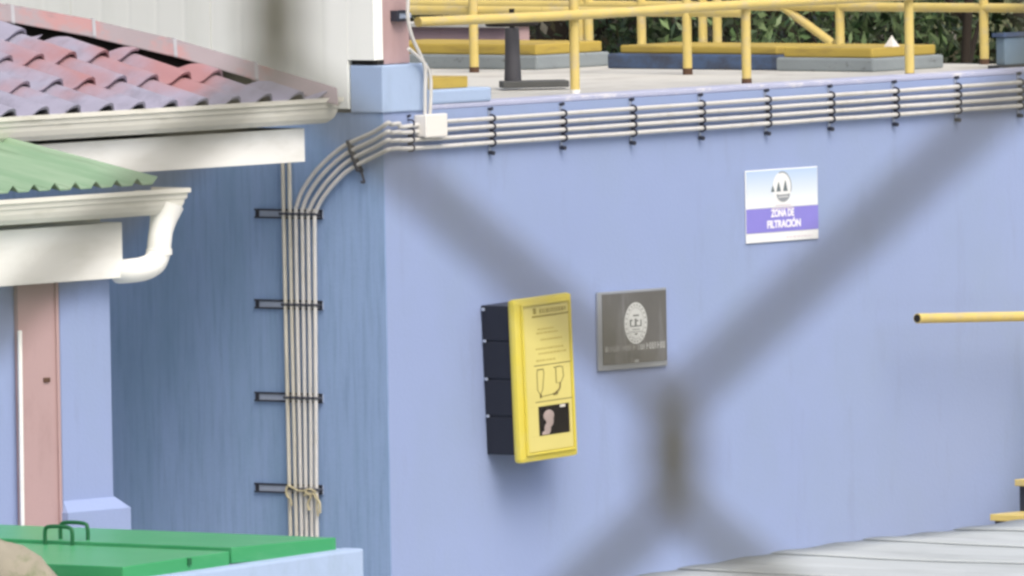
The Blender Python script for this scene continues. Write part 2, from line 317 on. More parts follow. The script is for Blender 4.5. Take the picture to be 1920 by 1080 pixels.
# deck under the tiles
dk = MB(); apex = 1.5
dk.quad((-8, EY + .02, EZ - .075), (EX - .02, EY + .02, EZ - .075), (EX - apex, EY + apex, EZ + SL * apex - .075), (-8, EY + apex, EZ + SL * apex - .075))
dk.quad((EX - .02, EY + .02, EZ - .075), (EX - .02, EY + 2 * apex, EZ - .075), (EX - apex, EY + apex, EZ + SL * apex - .075))
dk.quad((EX - .02, EY + 2 * apex, EZ - .075), (-8, EY + 2 * apex, EZ - .075), (-8, EY + apex, EZ + SL * apex - .075), (EX - apex, EY + apex, EZ + SL * apex - .075))
dk.build('roof_deck', M['hole'], house)
TW, TE, TL = .24, .335, .40
def tile_mb():
    mb = MB(); n = 18
    def h(u):                                  # long rise, rounded crest, steep far side
        if u < .12: return .004 * (1 - u / .12)
        if u < .62: t = (u - .12) / .5; return   .057 * (t * t * (3 - 2 * t))
        if u < .74: return .057 + .003 * math.sin((u - .62) / .12 * math.pi)
        if u < .90: t = (u - .74) / .16; return   .057 * (1 - t * t * (3 - 2 * t))
        return 0
    prof = [(u / n, h(u / n)) for u in range(n + 1)]
    rows = [(0, .036), (.03, .034), (TL, 0)]
    for y, lift in rows: mb.v += [Vector(((u - .5) * TW * 1.02, y, z + lift)) for u, z in prof]
    k = n + 1
    for r in range(2): mb.f += [(r * k + j, r * k + j + 1, (r + 1) * k + j + 1, (r + 1) * k + j) for j in range(n)]
    b = len(mb.v); mb.v += [Vector(((u - .5) * TW * 1.02, .004, z + .036 - .016)) for u, z in prof]
    mb.f += [(b + j, b + j + 1, j + 1, j) for j in range(n)]
    c = len(mb.v); mb.v += [Vector(((u - .5) * TW * 1.02, .06, z + .034 - .016)) for u, z in prof]
    mb.f += [(c + j, c + j + 1, b + j + 1, b + j) for j in range(n)]
    return mb
ca, sa = math.cos(math.atan(SL)), math.sin(math.atan(SL))
tile_me = tile_mb().mesh('roof_tile', M['tile']); tile_me.polygons.foreach_set('use_smooth', [True] * len(tile_me.polygons)); tile_me.set_sharp_from_angle(angle=math.radians(50))
tx0 = on(63, 197, 1, EY).x                     # a barrel's centre line at the eaves
for r in range(5):
    for c in range(-32, 13):
        x = tx0 + c * TW; y = EY - .01 + r * TE
        if x < -7.95: continue
        lim = EX - (y - EY)                    # hip line at the tile's lower end
        if x - TW / 2 > lim - .01: continue
        z = EZ - .050 + SL * (y - EY) + random.uniform(-.003, .003)
        basis = Matrix(((1, 0, 0), (0, ca, -sa), (0, sa, ca))).to_4x4()
        mtx = T(x + random.uniform(-.004, .004), y, z) @ basis @ Matrix.Rotation(random.uniform(-.012, .012), 4, 'Z')
        if x + TW / 2 < lim - TL: inst('roof_tile', tile_me, house, mtx)
        else:                                  # cut along the hip
            bm = bmesh.new(); bm.from_mesh(tile_me); bm.transform(mtx)
            bmesh.ops.bisect_plane(bm, geom=bm.verts[:] + bm.edges[:] + bm.faces[:], plane_co=(EX - .15, EY, 0), plane_no=(1, 1, 0), clear_outer=True)
            if not bm.faces: bm.free(); continue
            bm.transform(T(*-ORG[house.name])); me = bpy.data.meshes.new('roof_tile'); bm.to_mesh(me); bm.free(); me.materials.append(M['tile'])
            me.polygons.foreach_set('use_smooth', [True] * len(me.polygons)); me.set_sharp_from_angle(angle=math.radians(50))
            o = bpy.data.objects.new('roof_tile', me); COL.objects.link(o); o.parent = house
hb = MB(); p0 = Vector((EX - .01, EY + .01, EZ)); p1 = p0 + Vector((-apex, apex, SL * apex)); wv = Vector((.012, .012, 0))
hb.hexa([p0 - wv + Vector((0, 0, -.08)), p0 + wv + Vector((0, 0, -.08)), p1 + wv + Vector((0, 0, -.08)), p1 - wv + Vector((0, 0, -.08))],
        [p0 - wv + Vector((0, 0, .02)), p0 + wv + Vector((0, 0, .02)), p1 + wv + Vector((0, 0, .05)), p1 - wv + Vector((0, 0, .05))])
hb.build('hip_gap_shade', M['hole'], house)  # near-black filler added so the gap under the caps looks shaded
# hip flashing: overlapping shallow angle pieces, lifted above the barrels
hd = Vector((-1, 1, SL)).normalized(); side = Vector((1, 1, 0)).normalized()
lift = [.045, .078, .108, .112, .094, .08, .07]
for k in range(6):
    a = Vector((EX, EY, EZ)) + hd * (.0 + k * .42) + Vector((0, 0, lift[k] + .003 * (k % 2)))
    b = Vector((EX, EY, EZ)) + hd * (.0 + (k + 1) * .42 + .03) + Vector((0, 0, lift[k + 1] + .003 * (k % 2)))
    cap = MB(); w = .10; t = Vector((0, 0, .006)); dz = Vector((0, 0, -.082))
    ringa = [a - side * w + dz, a - side * w * .35, a + side * w * .35, a + side * w + dz]
    ringb = [b - side * w + dz, b - side * w * .35, b + side * w * .35, b + side * w + dz]
    prof = ringa + [p - t for p in reversed(ringa)]
    i = len(cap.v); profb = ringb + [p - t for p in reversed(ringb)]
    cap.v += prof + profb; cap.f += [(j, (j + 1) % 8, 8 + (j + 1) % 8, 8 + j) for j in range(8)] + [tuple(range(7, -1, -1)), tuple(range(8, 16))]
    cp = cap.build('hip_cap', M['cap'], house)
    if k:                                      # raised lip where two pieces overlap
        lp = MB(); e = hd * .018; u = Vector((0, 0, .004))
        ra = [p + u for p in (a - side * w * 1.03 + dz, a - side * w * .36, a + side * w * .36, a + side * w * 1.03 + dz)]
        prof = ra + [p - u * 2.4 for p in reversed(ra)]
        lp.prism([p - e * .5 for p in prof], e); lp.build('lip', M['cap_lip'], cp)

# ------------------------------------------------------------------ annex with green sheet roof (lower left)
annex = thing('annex', (-4, 0, 0), 'low annex with green corrugated roof, white gutter and blue corner pillar', 'building')
GY, GZ = -.86, 2.955
gxr = on(358, 360, 1, GY).x
mitred(-7, gxr, GY, GZ, .25, annex, .98)
fxr = on(230, 480, 1, -.72).x
MB().box(-7, fxr, -.72, -.60, 2.528, 2.80).build('fascia', M['white'], annex, bevel=.004)
MB().box(-7, fxr - .08, -.59, .35, 2.72, 2.75).build('soffit', M['white'], annex)
MB().box(-7, fxr - .02, -.595, -.56, 2.80, 2.93).build('fascia', M['white'], annex)
# downspout elbow
p = [on(px, py, 1, yy) for px, py, yy in ((312, 385, -.785), (307, 408, -.785), (302, 432, -.785), (299, 455, -.785), (297, 474, -.785), (288, 494, -.78), (268, 504, -.76), (240, 508, -.72), (222, 509, -.66))]
MB().tube(catmull(p, 5), [.085, .083, .080, .077, .073, .069, .066, .064, .062, .061] + [.059] * 31, 16).build('downspout', M['white'], annex, smooth=True)
q = catmull(p, 5)
MB().tube([q[18], q[18] + Vector((0, 0, -.03))], .064, 16).build('downspout_collar', M['white'], annex, smooth=True)
# corrugated sheets
sxr = on(287, 338, 1, -.82).x; ZS = 2.985; SY0, SY1 = -.85, .17; SG = .185
pit = .15
def sheet(x1, w, dz):
    mb = MB(); n = int(round(w / pit)) * 8; 
    prof = []
    for i in range(n + 1):
        ph = (i / 8) % 1.0; h = .034 * max(0, math.cos(2 * math.pi * (ph - .0)) - .35) / .65
        prof.append((x1 - w * i / n, h + dz))
    for (y, lift) in ((SY0, 0), (SY1, (SY1 - SY0) * SG)):
        mb.v += [Vector((x, y, ZS + lift + h)) for x, h in prof]
    k = n + 1; mb.f += [(j, j + 1, k + j + 1, k + j) for j in range(n)]
    b = len(mb.v); mb.v += [Vector((x, SY0 + .001, ZS + h - .004)) for x, h in prof]; mb.f += [(b + j, b + j + 1, j + 1, j) for j in range(n)]
    c = len(mb.v); mb.v += [Vector((x, SY1, ZS + (SY1 - SY0) * SG + h - .004)) for x, h in prof]; mb.f += [(c + j, c + j + 1, b + j + 1, b + j) for j in range(n)]
    return mb
xx = sxr
for i in range(4):
    sheet(xx, pit * 5, .004 * (i % 2)).build('roof_sheet', M['green_roof'], annex, smooth=True); xx -= pit * 4
# pillar with plinth, pink jamb, walls
pl0, pl1 = on(116, 800, 1, -.62).x, on(211, 800, 1, -.62).x
pil = MB().box(pl0, pl1, -.62, -.25, -.2, 2.527).build('pillar', M['blue'], annex, bevel=.008)
b0 = pl0 - .035; b1 = pl1 + .055
base = MB().box(b0, b1, -.68, -.2, -.2, 1.40)
base.hexa([(b0, -.68, 1.40), (b1, -.68, 1.40), (b1, -.2, 1.40), (b0, -.2, 1.40)], [(pl0 - .002, -.622, 1.455), (pl1 + .002, -.622, 1.455), (pl1 + .002, -.25, 1.455), (pl0 - .002, -.25, 1.455)])
base.build('pillar_base', M['blue'], pil, label='wider plinth at the pillar foot')
j0 = on(38, 800, 1, -.63).x; j1 = on(113, 800, 1, -.63).x
MB().box(j0, j1, -.63, -.602, -.2, 2.527).build('door_jamb', M['pink'], annex, bevel=.004)
MB().box(j1 - .026, j1 - .006, -.642, -.631, -.2, 2.527).build('jamb_strip', M['pink'], annex, bevel=.003)
MB().tube([on(37, 620, 1, -.645), on(41, 985, 1, -.645) - Vector((0, 0, .6))], .011, 10).build('white_pipe', M['white'], annex, smooth=True)
MB().box(-7, pl0 - .003, -.60, -.52, -.2, 2.52).build('wall', M['blue'], annex)
mk = on(88, 712, 1, -.632); MB().box(mk.x - .025, mk.x + .02, -.636, -.6305, mk.z - .012, mk.z + .01).build('catch', M['rust'], annex)

# ------------------------------------------------------------------ valve box with green lids
ZL = 1.43
cA = on(630, 1008, 2, ZL); cB = on(435, 1027, 2, ZL)
lx1, lx0, ly0 = cA.x, cB.x, cA.y; ly1 = ly0 + 2.6
vb = thing('chamber_box', (lx0, ly0 + 1, 0), 'raised concrete chamber closed by two green steel lids', 'chamber')
zb = on(660, 1030, 1, ly0 - .09).z
zn = on(232, 1063, 1, ly0 - .01); xn = zn.x; zN = zn.z   # near end of the near lid, which slopes down towards us
ex = on(682, 1032, 1, ly0 - .09).x
slope = (ZL - zN) / (lx0 - xn)
rb = on(320, 1080, 1, ly0 - .09)
wallmb = MB()
wallmb.hexa([(xn, ly0 - .09, -.2), (ex, ly0 - .09, -.2), (ex, ly0 + .03, -.2), (xn, ly0 + .03, -.2)], [(xn, ly0 - .09, rb.z - (rb.x - xn) * (zb - rb.z) / (ex - rb.x)), (ex, ly0 - .09, zb), (ex, ly0 + .03, zb), (xn, ly0 + .03, rb.z - (rb.x - xn) * (zb - rb.z) / (ex - rb.x))])
wallmb.build('box_wall', M['blue_pale'], vb, bevel=.012)
MB().box(lx1 + .03, ex - .002, ly0 + .031, ly1, -.2, zb - .004).build('box_wall', M['blue_pale'], vb, bevel=.008)
MB().box(xn, lx1, ly1 - .12, ly1, -.2, zN - .11).build('box_wall', M['blue_pale'], vb)
MB().box(xn + .3, xn + .42, ly0 + .1, ly1 - .13, -.2, zN - .12).build('box_wall', M['grey_plinth'], vb)
def lid(x0, x1, z0, z1, y0, y1, th):
    mb = MB(); mb.hexa([(x0, y0, z0 - th), (x1, y0, z1 - th), (x1, y1, z1 - th), (x0, y1, z0 - th)], [(x0, y0, z0), (x1, y0, z1), (x1, y1, z1), (x0, y1, z0)])
    return mb
def handle(xc, yc, zc, dy=0):
    pts = [(xc, yc - .085, zc - .01), (xc, yc - .085, zc + .055), (xc, yc - .06, zc + .078), (xc, yc + .06, zc + .078), (xc, yc + .085, zc + .055), (xc, yc + .085, zc - .01)]
    return MB().tube(catmull(pts, 4), .0095, 8)
l1 = lid(lx0 + .010, lx1, ZL, ZL, ly0, ly1, .075).build('lid', M['green'], vb, bevel=.004)
l2 = lid(xn, lx0 - .010, zN, ZL - .016, ly0 - .004, ly1, .08).build('lid', M['green'], vb, bevel=.004)
h1 = on(139, 1000, 0, lx0 + .10); h2 = on(110, 1008, 0, lx0 - .03)
lt = on(355, 1052, 1, ly0 - .008); MB().box(lt.x - .012, lt.x + .012, ly0 - .012, ly0 - .0045, lt.z - .018, lt.z + .014).build('latch', M['green_dark'], l2)
handle(lx0 + .10, h1.y, ZL).build('handle', M['green_dark'], l1, smooth=True)
handle(lx0 - .03, h2.y, ZL - .01).build('handle', M['green_dark'], l2, smooth=True)
# mossy boulder by the near lid
rk = bmesh.new(); bmesh.ops.create_icosphere(rk, subdivisions=4, radius=1)
from mathutils import noise
pk = on(-20, 1045, 0, xn - .45)
for v in rk.verts:
    d = 1 + .22 * noise.noise(v.co * 1.6) + .08 * noise.noise(v.co * 5) + .03 * noise.noise(v.co * 14)
    v.co = Vector((v.co.x * .42, v.co.y * .62, v.co.z * .95)) * d
me = bpy.data.meshes.new('boulder'); rk.to_mesh(me); rk.free(); me.materials.append(M['rock']); me.polygons.foreach_set('use_smooth', [True] * len(me.polygons))
o = bpy.data.objects.new('boulder', me); COL.objects.link(o); o.location = (pk.x, pk.y, pk.z - .9); tag(o, 'tan mossy boulder in the corner before the green lids', 'boulder')

# ------------------------------------------------------------------ conduits
ZC = [3.156, 3.114, 3.073, 3.031]
names = ['topmost of the four white conduits along the light blue wall', 'second from top of the four white conduits along the light blue wall',
         'third from top of the four white conduits along the light blue wall', 'lowest of the four white conduits along the light blue wall']
bend = [[(727, 231), (700, 248), (645, 274), (600, 312), (570, 352), (557, 385), (555, 420)], [(727, 247), (700, 263), (648, 289), (607, 325), (580, 362), (568, 392), (567, 420)],
        [(727, 263), (702, 277), (652, 303), (618, 335), (593, 368), (580, 395), (578, 420)], [(727, 281), (705, 292), (657, 317), (628, 343), (605, 372), (592, 398), (590, 420)]]
yb = [on(px, 1000, 0, -.03).y for px in (545, 556, 566, 575, 585, 594)]
CR = .0110
for i in range(4):
    right = []
    for k in range(13):
        x = 6.08 - k * .568
        if x < .3: break
        z = ZC[i] + .004 * (x - .85)
        right += [Vector((x, -.03, z + random.uniform(-.001, .001))), Vector((x - .284, -.03, z - .001 + random.uniform(-.0012, .0012)))]
    if i == 0: right[-1].z -= .012
    pts = right + [Vector((.09, -.032, ZC[i] + .002)), Vector((.02, -.036, ZC[i] + .0))] + [on(px, py, 0, -.034 if k else -.036) for k, (px, py) in enumerate(bend[i])]
    e = Vector((-.03, yb[i + 2], on(560, 1000, 0, -.03).z)); pts += [pts[-1].lerp(e, .5) + Vector((0, random.uniform(-.003, .003), 0)), e, e + Vector((0, 0, -1.1))]
    o = MB().tube(catmull(pts, 5), CR, 10).build('conduit', M['pvc'], smooth=True); tag(o, names[i], 'conduit', 'white conduits on the blue walls')
for i, (px, lab) in enumerate(((530, 'outermost straight white conduit, left edge of the vertical bundle'), (542, 'second conduit from left in the vertical bundle, straight up behind the fascia'))):
    a = on(px, 300, 0, -.03); a.z += .12; e = Vector((-.03, yb[i], on(545, 1000, 0, -.03).z))
    o = MB().tube([a, a.lerp(e, .5) + Vector((0, .002, 0)), e, e + Vector((0, 0, -1.1))], CR, 10).build('conduit', M['pvc_old'], smooth=True)
    tag(o, lab, 'conduit', 'white conduits on the blue walls')
# straps along the light wall
def strap_tree(root):
    ch = MB().box(-.007, .007, -.012, -.001, -.105, .105); ch.build('channel', M['steel'], root, bevel=.002)
    MB().tube([(0, -.005, .108), (0, -.03, .112)], .009, 8).build('bolt', M['dark'], root)
    MB().tube([(0, -.005, -.112), (0, -.036, -.116)], .011, 8).build('bolt', M['dark'], root)
    for z in ZC:
        zz = z - 3.0935; cl = MB()
        cl.tube([(0, -.004, zz - .017), (0, -.03, zz - .0175), (0, -.046, zz - .009), (0, -.049, zz), (0, -.046, zz + .009), (0, -.03, zz + .0175), (0, -.004, zz + .017)], .0048, 6)
        cl.build('clamp', M['dark'], root, smooth=True)
ordn = ['first', 'second', 'third', 'fourth', 'fifth', 'sixth', 'seventh', 'eighth', 'ninth']
r0 = bpy.data.objects.new('conduit_strap', None); COL.objects.link(r0); ORG[r0.name] = Vector()
strap_tree(r0); spx = [918, 1052, 1183, 1312, 1436, 1555, 1676, 1793, 1910]
for k, px in enumerate(spx):
    x = on(px + 3, 235, 1, -.02).x; loc = (x, 0, 3.0935 + .004 * (x - .85))
    if k == 0: o = r0; o.location = loc
    else: o = copy_tree(r0, loc)
    where = {0: 'nearest the white junction box', 8: 'at the right edge of the photo'}.get(k, 'right of the junction box')
    tag(o, f'{ordn[k]} black clamp strap over the four conduits, {where}' if k not in (0, 8) else f'black clamp strap over the four conduits, {where}', 'strap', 'black straps holding the wall conduits')
o = thing('conduit_strap', (on(770, 250, 1, -.02).x, 0, 3.03), 'x', 'strap')
for z in ZC: MB().tube([(ORG[o.name].x, -.004, z - .016), (ORG[o.name].x, -.03, z - .0165), (ORG[o.name].x, -.044, z - .006), (ORG[o.name].x, -.044, z + .006), (ORG[o.name].x, -.03, z + .0165), (ORG[o.name].x, -.004, z + .016)], .0045, 6).build('clamp', M['dark'], o, smooth=True)
MB().tube([(ORG[o.name].x, -.003, 3.19), (ORG[o.name].x, -.02, 3.195)], .007, 8).build('bolt', M['dark'], o)
tag(o, 'black clamp strap between the junction box and the wall corner', 'strap', 'black straps holding the wall conduits')
# the slanted strap on the dark wall
st = thing('slanted_strap', on(664, 296, 0, 0), 'slanted black strap with hooked foot on the bending conduits', 'strap')
a, b = on(653, 268, 0, -.018), on(678, 322, 0, -.018); d = (b - a).normalized()
MB().tube([a, b], .012, 6).build('channel', M['dark'], st)
MB().tube(catmull([b, on(681, 334, 0, -.03), on(683, 342, 0, -.045), on(677, 341, 0, -.05)], 3), .007, 6).build('hook', M['dark'], st)
for px, py in ((646, 274), (650, 289), (655, 303), (660, 317)):
    c = on(px + 8, py - 3, 0, -.045); MB().tube([c - d * .018 + Vector((.03, 0, 0)), c - d * .016, c + d * .016, c + d * .018 + Vector((.03, 0, 0))], .011, 6).build('clamp', M['dark'], st)
# four strut brackets of the vertical bundle
labs = ['topmost grey strut bracket across the vertical conduits, under the bend', 'second strut bracket from the top across the vertical conduits',
        'third strut bracket from the top, just above the roped one', 'lowest strut bracket, with beige twine knotted over it']
for k, py in enumerate((401, 571, 745, 916)):
    y1 = on(480, py, 0, -.0).y; y0 = on(607, py, 0, -.0).y; z = on(545, py, 0, 0).z
    br = thing('strut_bracket', (0, (y0 + y1) / 2, z), labs[k], 'bracket', 'strut brackets on the dark blue wall')
    MB().box(-.0068, -.001, y0, y1, z - .024, z + .024).build('channel', M['steel'], br)
    MB().box(-.014, -.007, y0, y1, z + .015, z + .0245).build('lip', M['dark'], br); MB().box(-.014, -.007, y0, y1, z - .0245, z - .016).build('lip', M['dark'], br)
    MB().box(-.0095, -.007, y1 - .028, y1 - .004, z - .0155, z + .0145).build('slot', M['dark'], br); MB().box(-.0095, -.007, y0 + .004, y0 + .016, z - .0155, z + .0145).build('slot', M['dark'], br)
    cy = [on(px + (py - 401) * f, py, 0, -.03).y for px, f in ((530, .025), (542, .023), (555, .019), (567, .0145), (578, .0125), (590, .0075))]
    for yv in cy:
        MB().tube([(-.005, yv - .0155, z), (-.03, yv - .0155, z + .002), (-.043, yv - .008, z + .003), (-.045, yv, z + .003), (-.043, yv + .008, z + .003), (-.03, yv + .0155, z), (-.005, yv + .0155, z)], .0075, 6).build('clamp', M['clamp_brown'], br, smooth=True)
    MB().tube([(-.006, y0 + .03, z), (-.03, y0 + .03, z)], .011, 8).build('bolt', M['dark'], br)
# twine
rp = MB(); f = lambda px, py, d=-.05: on(px, py, 0, d)
rp.tube(catmull([f(540, 932), f(537, 922), f(541, 911), f(553, 917), f(566, 921), f(580, 917), f(592, 922)], 4), .0055, 6)
rp.tube(catmull([f(541, 909), f(536, 917), f(538, 930), f(545, 937), f(547, 948)], 4), .005, 6)
rp.tube(catmull([f(572, 918), f(578, 928), f(588, 925), f(592, 934), f(599, 942), f(600, 962)], 4), .0065, 6)
rp.tube(catmull([f(570, 930), f(576, 924), f(583, 930), f(577, 944), f(580, 957)], 4), .006, 6)
rp.tube(catmull([f(592, 926), f(596, 936), f(594, 950), f(597, 968)], 4), .005, 6)
tag(rp.build('twine', M['rope'], smooth=True), 'frayed beige twine knotted round the lower end of the vertical conduits', 'rope')
# junction box and the two risers
jb = thing('junction_box', (.35, -.03, 3.07), 'white square junction box on the conduits at the wall corner', 'junction box')
jx0, jx1 = on(799, 235, 1, -.085).x, on(838, 235, 1, -.085).x; jz1, jz0 = on(815, 215, 1, -.085).z, on(815, 256, 1, -.085).z
MB().box(jx0, jx1, -.07, -.003, jz0, jz1).build('body', M['box'], jb, bevel=.008); MB().box(jx0 - .004, jx1 + .004, -.088, -.0705, jz0 - .004, jz1 + .004).build('lid', M['box'], jb, bevel=.008)
for pts, lab in (([(797, 214), (797, 170), (797, 130), (789, 105), (773, 70), (765, 35), (765, 0), (766, -60)], 'long thin white conduit curving up from junction box along pink column'),
                 ([(806, 214), (808, 170), (806, 140), (796, 120), (782, 105), (766, 91)], 'short white conduit from junction box bending behind the pink column')):
    o = MB().tube(catmull([on(px, py, 1, -.045 + .0 * i) for i, (px, py) in enumerate(pts)], 6), .0095, 10).build('riser_conduit', M['pvc'], smooth=True)
    tag(o, lab, 'conduit', 'riser conduits at the pink column')

# ------------------------------------------------------------------ sign, plaque, equipment case
sx0, sx1, sz0, sz1 = 2.877, 3.474, 2.419, 2.799; sw, sh = sx1 - sx0, sz1 - sz0
sg = thing('wall_sign', ((sx0 + sx1) / 2, -.004, sz0), 'blue and white ZONA DE FILTRACIÓN sign with crest on light wall', 'sign')
MB().box(sx0, sx1, -.010, -.003, sz0, sz1).build('board', M['sign_white'], sg, bevel=.003)
bz1, bz0 = sz0 + .465 * sh, sz0 + .135 * sh
MB().box(sx0 + .006, sx1 - .006, -.012, -.0105, bz1 + .004, sz1 - .006).build('field', M['sign_print'], sg)
MB().box(sx0 + .001, sx1 - .001, -.012, -.0105, bz0, bz1).build('band', M['sign_band'], sg)
cx = (sx0 + sx1) / 2
for txt, zf, s, sxx in (('ZONA DE', .385, .053, .80), ('FILTRACIÓN', .235, .054, .92)):
    text_mesh(txt, s, .0022, sxx).xf(T(cx - .0 + (.0 if zf > .3 else .01), -.0132, sz0 + zf * sh)).build('lettering', M['sign_text'], sg)
cz = sz0 + .745 * sh; c = MB()
def ring(mb, cx, y, cz, rx, rz, w, a0=0, a1=360, n=40):
    P = []
    for i in range(n + 1):
        a = math.radians(a0 + (a1 - a0) * i / n); P.append((math.cos(a), math.sin(a)))
    for (p, q) in zip(P, P[1:]):
        mb.quad((cx + p[0] * rx, y, cz + p[1] * rz), (cx + q[0] * rx, y, cz + q[1] * rz), (cx + q[0] * (rx - w), y, cz + q[1] * (rz - w)), (cx + p[0] * (rx - w), y, cz + p[1] * (rz - w)))
def disc(mb, cx, y, cz, rx, rz, n=40, a0=0, a1=360): mb.quad(*[(cx + rx * math.cos(math.radians(a0 + (a1 - a0) * i / n)), y, cz + rz * math.sin(math.radians(a0 + (a1 - a0) * i / n))) for i in range(n if a1 - a0 == 360 else n + 1)])
k = MB(); disc(k, cx, -.0126, cz, .078, .082); k.build('crest_ground', M['sign_white'], sg)
ring(c, cx, -.0131, cz, .078, .082, .007, -20, 110); c.build('crest_ring', M['sign_grey'], sg)
c = MB()
for dx, h, w in ((-.03, .052, .019), (.026, .060, .019), (-.078, .034, .015)):
    c.quad((cx + dx - w, -.0133, cz - .022), (cx + dx + w, -.0133, cz - .022), (cx + dx + w * .3, -.0133, cz - .022 + h * .75), (cx + dx, -.0133, cz - .022 + h), (cx + dx - w * .3, -.0133, cz - .022 + h * .75))
c.build('crest_towers', M['sign_green'], sg)
c = MB(); disc(c, cx + .008, -.0129, cz - .036, .055, .042, 24, 180, 360); c.build('crest_base', M['sign_grey'], sg)
c = MB()
for dz in (-.040, -.054): c.quad((cx - .036, -.0134, cz + dz), (cx + .05, -.0134, cz + dz + .002), (cx + .045, -.0134, cz + dz + .006), (cx - .03, -.0134, cz + dz + .004))
c.build('crest_waves', M['sign_white'], sg)
c = MB()
for (a, b, dz) in ((-.055, .06, -.098), (-.085, .085, -.113)):
    x = a
    while x < b: w = random.uniform(.008, .02); c.quad((cx + x, -.0131, cz + dz), (cx + x + w, -.0131, cz + dz), (cx + x + w, -.0131, cz + dz + .007), (cx + x, -.0131, cz + dz + .007)); x += w + .005
tag(c.build('small_print', M['sign_pink'], sg), kind='stuff')
c = MB(); x = sx0 + .33
while x < sx1 - .05: w = random.uniform(.012, .03); c.quad((x, -.0108, sz0 + .017), (x + w, -.0108, sz0 + .017), (x + w, -.0108, sz0 + .023), (x, -.0108, sz0 + .023)); x += w + .008
tag(c.build('small_print', M['sign_pink'], sg), kind='stuff')

px0, px1, pz0, pz1 = 1.650, 2.207, 1.819, 2.224; pcx = (px0 + px1) / 2 + .02
pq = thing('plaque', (pcx, -.003, pz0), 'grey brushed steel plaque with etched oval crest beside yellow case', 'plaque')
MB().box(px0, px1, -.016, -.003, pz0, pz1).build('plate', M['plaque_edge'], pq, bevel=.003)
MB().box(px0 + .034, px1 - .008, -.021, -.0165, pz0 + .028, pz1 - .012).build('face', M['plaque'], pq, bevel=.002)
pz = pz0 + .575 * (pz1 - pz0); c = MB(); ring(c, pcx, -.0218, pz, .092, .108, .026); c.build('crest_ring', M['etch'], pq)
c = MB(); disc(c, pcx, -.0216, pz, .064, .080); c.build('crest_ground', M['etch'], pq)
c = MB()
def bar(mb, x0, x1, z0, z1, y=-.0223): mb.quad((pcx + x0, y, pz + z0), (pcx + x1, y, pz + z0), (pcx + x1, y, pz + z1), (pcx + x0, y, pz + z1))
bar(c, -.022, .026, .036, .044); bar(c, -.046, .046, -.018, -.012); bar(c, -.05, -.038, -.012, .020); bar(c, -.038, -.026, .012, .020); bar(c, -.010, .006, -.012, .024); bar(c, .006, .020, .008, .016); bar(c, .036, .046, -.012, .018); bar(c, -.03, .03, -.034, -.030); bar(c, -.05, .05, -.046, -.043); bar(c, -.01, .012, -.06, -.052)
for i in range(22):
    a = i / 22 * 2 * math.pi; x, z = .079 * math.cos(a), .094 * math.sin(a); bar(c, x - .004, x + .004, z - .004, z + .004)
c.build('crest_drawing', M['etch_dark'], pq)
c = MB(); c2 = MB(); x = px0 + .05; tz = pz0 + .095
i = 0
while x < px1 - .03:                            # worn engraved row, no longer readable
    w = random.uniform(.011, .018); mb = c if (x > px0 + .32 or x < px0 + .09) else c2; hgt = .034 if x > px0 + .36 else .028
    kind = i % 4
    z = tz + .0
    def stroke(a, b, zz0, zz1, mb=mb): mb.quad((x + a, -.0222, z + zz0), (x + b, -.0222, z + zz0), (x + b, -.0222, z + zz1), (x + a, -.0222, z + zz1))
    stroke(0, .005, 0, hgt)
    if kind != 1: stroke(.0052, w, 0 if kind != 2 else hgt * .45, .005 + (0 if kind != 2 else hgt * .45))
    if kind in (0, 3): stroke(w - .004, w, .0052, hgt)
    x += w + .007; i += 1
    if i in (6, 11): x += .012
tag(c.build('engraved_row', M['etch'], pq), kind='stuff'); tag(c2.build('engraved_row', mat('worn_etching', (.36, .37, .36), .5), pq), kind='stuff')
c = MB(); bar(c, -.016, .018, -.205, -.188); c.build('engraved_mark', mat('worn_etching_low', (.36, .37, .36), .5), pq)

ec = thing('equipment_case', (.95, 0, 1.42), 'yellow fronted black wall case with small window and printed diagram', 'case')
CM = T(.722, 0, 2.235) @ Matrix.Rotation(math.radians(-2.3), 4, 'Y')      # local: x right, z down negative; hangs a little crooked
def cb(name, m, x0, x1, y0, y1, z0, z1, bev=0, parent=None): return MB().box(x0, x1, y0, y1, z0, z1).xf(CM).build(name, M[m], parent or ec, bevel=bev)
H = .838; BW = .462
zs = [-.03, -.215, -.41, -.60, -.80]
for i in range(4): cb('case_section', 'case_black', .012, BW - .015, -.185, -.002, zs[i + 1] + .004, zs[i] - .002, .007)
cb('case_core', 'case_black', .02, BW - .025, -.18, -.004, zs[4] + .01, zs[0] - .01)
for i in range(1, 4): cb('clip', 'steel', .004, .0115, -.03, -.012, zs[i] - .006, zs[i] + .008, .002)
cb('clip', 'steel', .004, .0115, -.03, -.012, zs[0] - .03, zs[0] - .014, .002)
cov = cb('cover', 'case_yellow', 0, BW, -.235, -.187, -H, 0, .021)
c = MB()
bx0, bx1, bz0_, bz1_ = .045, BW - .028, -H + .035, -.028
for (a, b, z0, z1) in ((bx0, bx0 + .016, bz0_, bz1_), (bx1 - .012, bx1, bz0_, bz1_), (bx0 + .016, bx1 - .012, bz1_ - .014, bz1_), (bx0 + .016, bx1 - .012, bz0_, bz0_ + .012)):
    c.box(a, b, -.247, -.2352, z0, z1)
c.xf(CM).build('rim', M['case_yellow'], cov, bevel=.003)
wx0, wx1, wz0, wz1 = .150, .395, -.71, -.56
def cq(mb, x0, x1, z0, z1, y=-.2415): mb.quad((x0, y, z0), (x1, y, z0), (x1, y, z1), (x0, y, z1))
c = MB()                                       # printed panel with a hole for the window
for (a, b, z0, z1) in ((bx0 + .02, bx1 - .016, wz1, bz1_ - .018), (bx0 + .02, wx0, wz0, wz1 - .0005), (wx1, bx1 - .016, wz0, wz1 - .0005), (bx0 + .02, bx1 - .016, bz0_ + .016, wz0 - .0005)): c.box(a, b, -.241, -.2353, z0, z1)
c.xf(CM).build('panel', M['case_panel'], cov)
